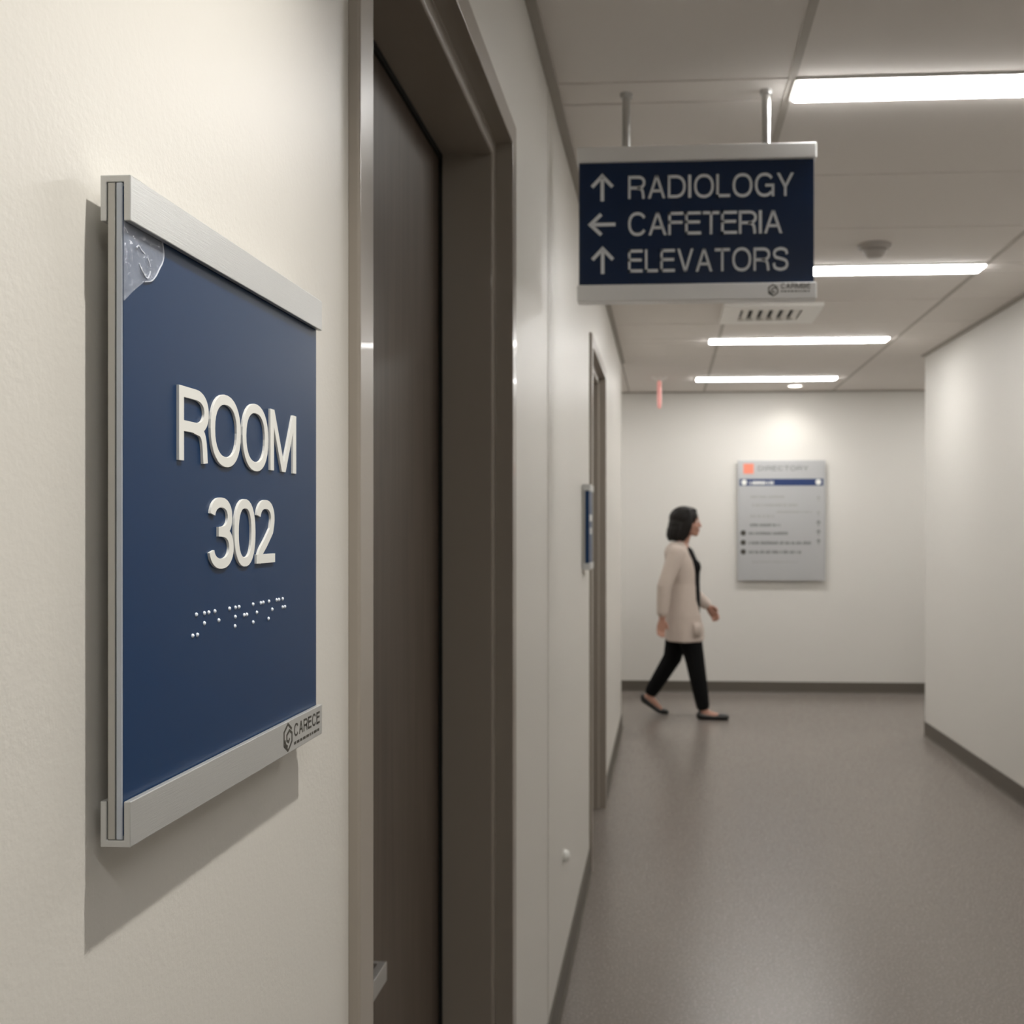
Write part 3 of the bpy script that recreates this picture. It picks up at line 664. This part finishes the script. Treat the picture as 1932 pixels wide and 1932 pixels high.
obj('hair', remeshed(bm, .006, 3), M['hair'], pr, smooth=True)
# black top
bm = bmesh.new()
tube(bm, [(v3(.145, 0, .76), .118, .158), (v3(.150, 0, .90), .118, .155), (v3(.150, 0, 1.02), .112, .142), (v3(.148, 0, 1.13), .118, .148), (v3(.130, 0, 1.215), .098, .150)], 28, flat=(1, 0, 0))
ball(bm, v3(.203, -.062, 1.140), (.068, .068, .070)); ball(bm, v3(.203, .062, 1.140), (.068, .068, .070))
obj('top', remeshed(bm, .007, 3), M['black'], pr, smooth=True)
# trousers
bm = bmesh.new()
tube(bm, [(v3(.135, 0, .90), .158, .112), (v3(.130, 0, .80), .172, .125), (v3(.132, 0, .72), .165, .118)], 24)
def trouser(h, k, a): tube(bm, [(h, .092, .100), (h.lerp(k, .5), .082, .090), (k, .066, .072), (k.lerp(a, .5), .058, .062), (k.lerp(a, .93), .048, .052)], 20)
trouser(hipF, knF, anF); trouser(hipB, knB, anB)
obj('trousers', remeshed(bm, .007, 3), M['black'], pr, smooth=True)
# cardigan: open shell with sleeves
rows = [(1.335, .108, .060, .075, 62), (1.315, .105, .078, .105, 52), (1.290, .103, .098, .150, 50), (1.250, .108, .116, .182, 52), (1.190, .128, .130, .186, 53), (1.12, .140, .138, .182, 53), (1.02, .142, .132, .172, 50),
        (.90, .145, .138, .186, 50), (.78, .150, .144, .202, 36), (.68, .150, .146, .212, 9), (.588, .150, .148, .218, 8)]
bm = bmesh.new(); N = 48; grid = []
for z, cx, a, b, op in rows:
    o_, i_ = [], []
    for k in range(N+1):
        th = math.radians(op+(360-2*op)*k/N); rip = 1+.02*math.sin(th*7)*(1.3-z)
        o_.append(bm.verts.new(v3(cx+a*rip*math.cos(th), b*rip*math.sin(th), z))); i_.append(bm.verts.new(v3(cx+(a-.018)*math.cos(th), (b-.018)*math.sin(th), z)))
    grid.append((o_, i_))
for r in range(len(grid)-1):
    (o1, i1), (o2, i2) = grid[r], grid[r+1]
    for k in range(N):
        bm.faces.new((o1[k], o1[k+1], o2[k+1], o2[k])); bm.faces.new((i1[k], i2[k], i2[k+1], i1[k+1]))
    bm.faces.new((o1[0], o2[0], i2[0], i1[0])); bm.faces.new((o1[N], i1[N], i2[N], o2[N]))
for o_, i_ in (grid[0], grid[-1]):
    for k in range(N): bm.faces.new((o_[k], o_[k+1], i_[k+1], i_[k]))
def sleeve(sh, el, wr): tube(bm, [(sh, .056, .066), (sh.lerp(el, .5), .052, .060), (el, .048, .056), (el.lerp(wr, .5), .045, .050), (el.lerp(wr, .90), .042, .044)], 20)
sleeve(shR, elR, wrR+Vector((0, 0, .03))); sleeve(shL, elL, wrL)
card = obj('cardigan', remeshed(bm, .0065, 3), M['knit'], pr, smooth=True)
bm = bmesh.new()     # patch pocket
gpts = []
for z in (.735, .69, .63):
    for th in (-68, -56, -44):
        t = math.radians(th); gpts.append((.150+.157*math.cos(t), .226*math.sin(t), z))
vv = [bm.verts.new(v3(x, y, z)) for x, y, z in gpts]
for r in range(2):
    for c in range(2): bm.faces.new((vv[r*3+c], vv[r*3+c+1], vv[r*3+c+4], vv[r*3+c+3]))
pk = obj('pocket', bm, M['knit'], card, smooth=True); so = pk.modifiers.new('s', 'SOLIDIFY'); so.thickness = .005; so.offset = 0
# shoes: ballet flats
def shoe(pts, heel_up):
    bm = bmesh.new()
    for a in pts: pass
    tube(bm, pts, 20)
    return bm
bm = bmesh.new()
tube(bm, [(v3(.262, -.09, .032), .034, .032), (v3(.30, -.09, .027), .036, .027), (v3(.36, -.09, .022), .040, .022), (v3(.42, -.09, .025), .044, .025), (v3(.458, -.09, .022), .036, .021)], 20)
ball(bm, v3(.257, -.09, .045), (.016, .030, .026)); 
obj('shoe', remeshed(bm, .005, 2), M['shoe'], pr, smooth=True)
bm = bmesh.new()
tube(bm, [(v3(-.158, .10, .118), .033, .030), (v3(-.125, .10, .092), .035, .026), (v3(-.080, .10, .057), .039, .022), (v3(-.045, .10, .034), .043, .024), (v3(-.010, .10, .026), .038, .023), (v3(.008, .10, .023), .032, .020)], 20)
ball(bm, v3(-.172, .10, .132), (.018, .030, .026))
obj('shoe', remeshed(bm, .005, 2), M['shoe'], pr, smooth=True)
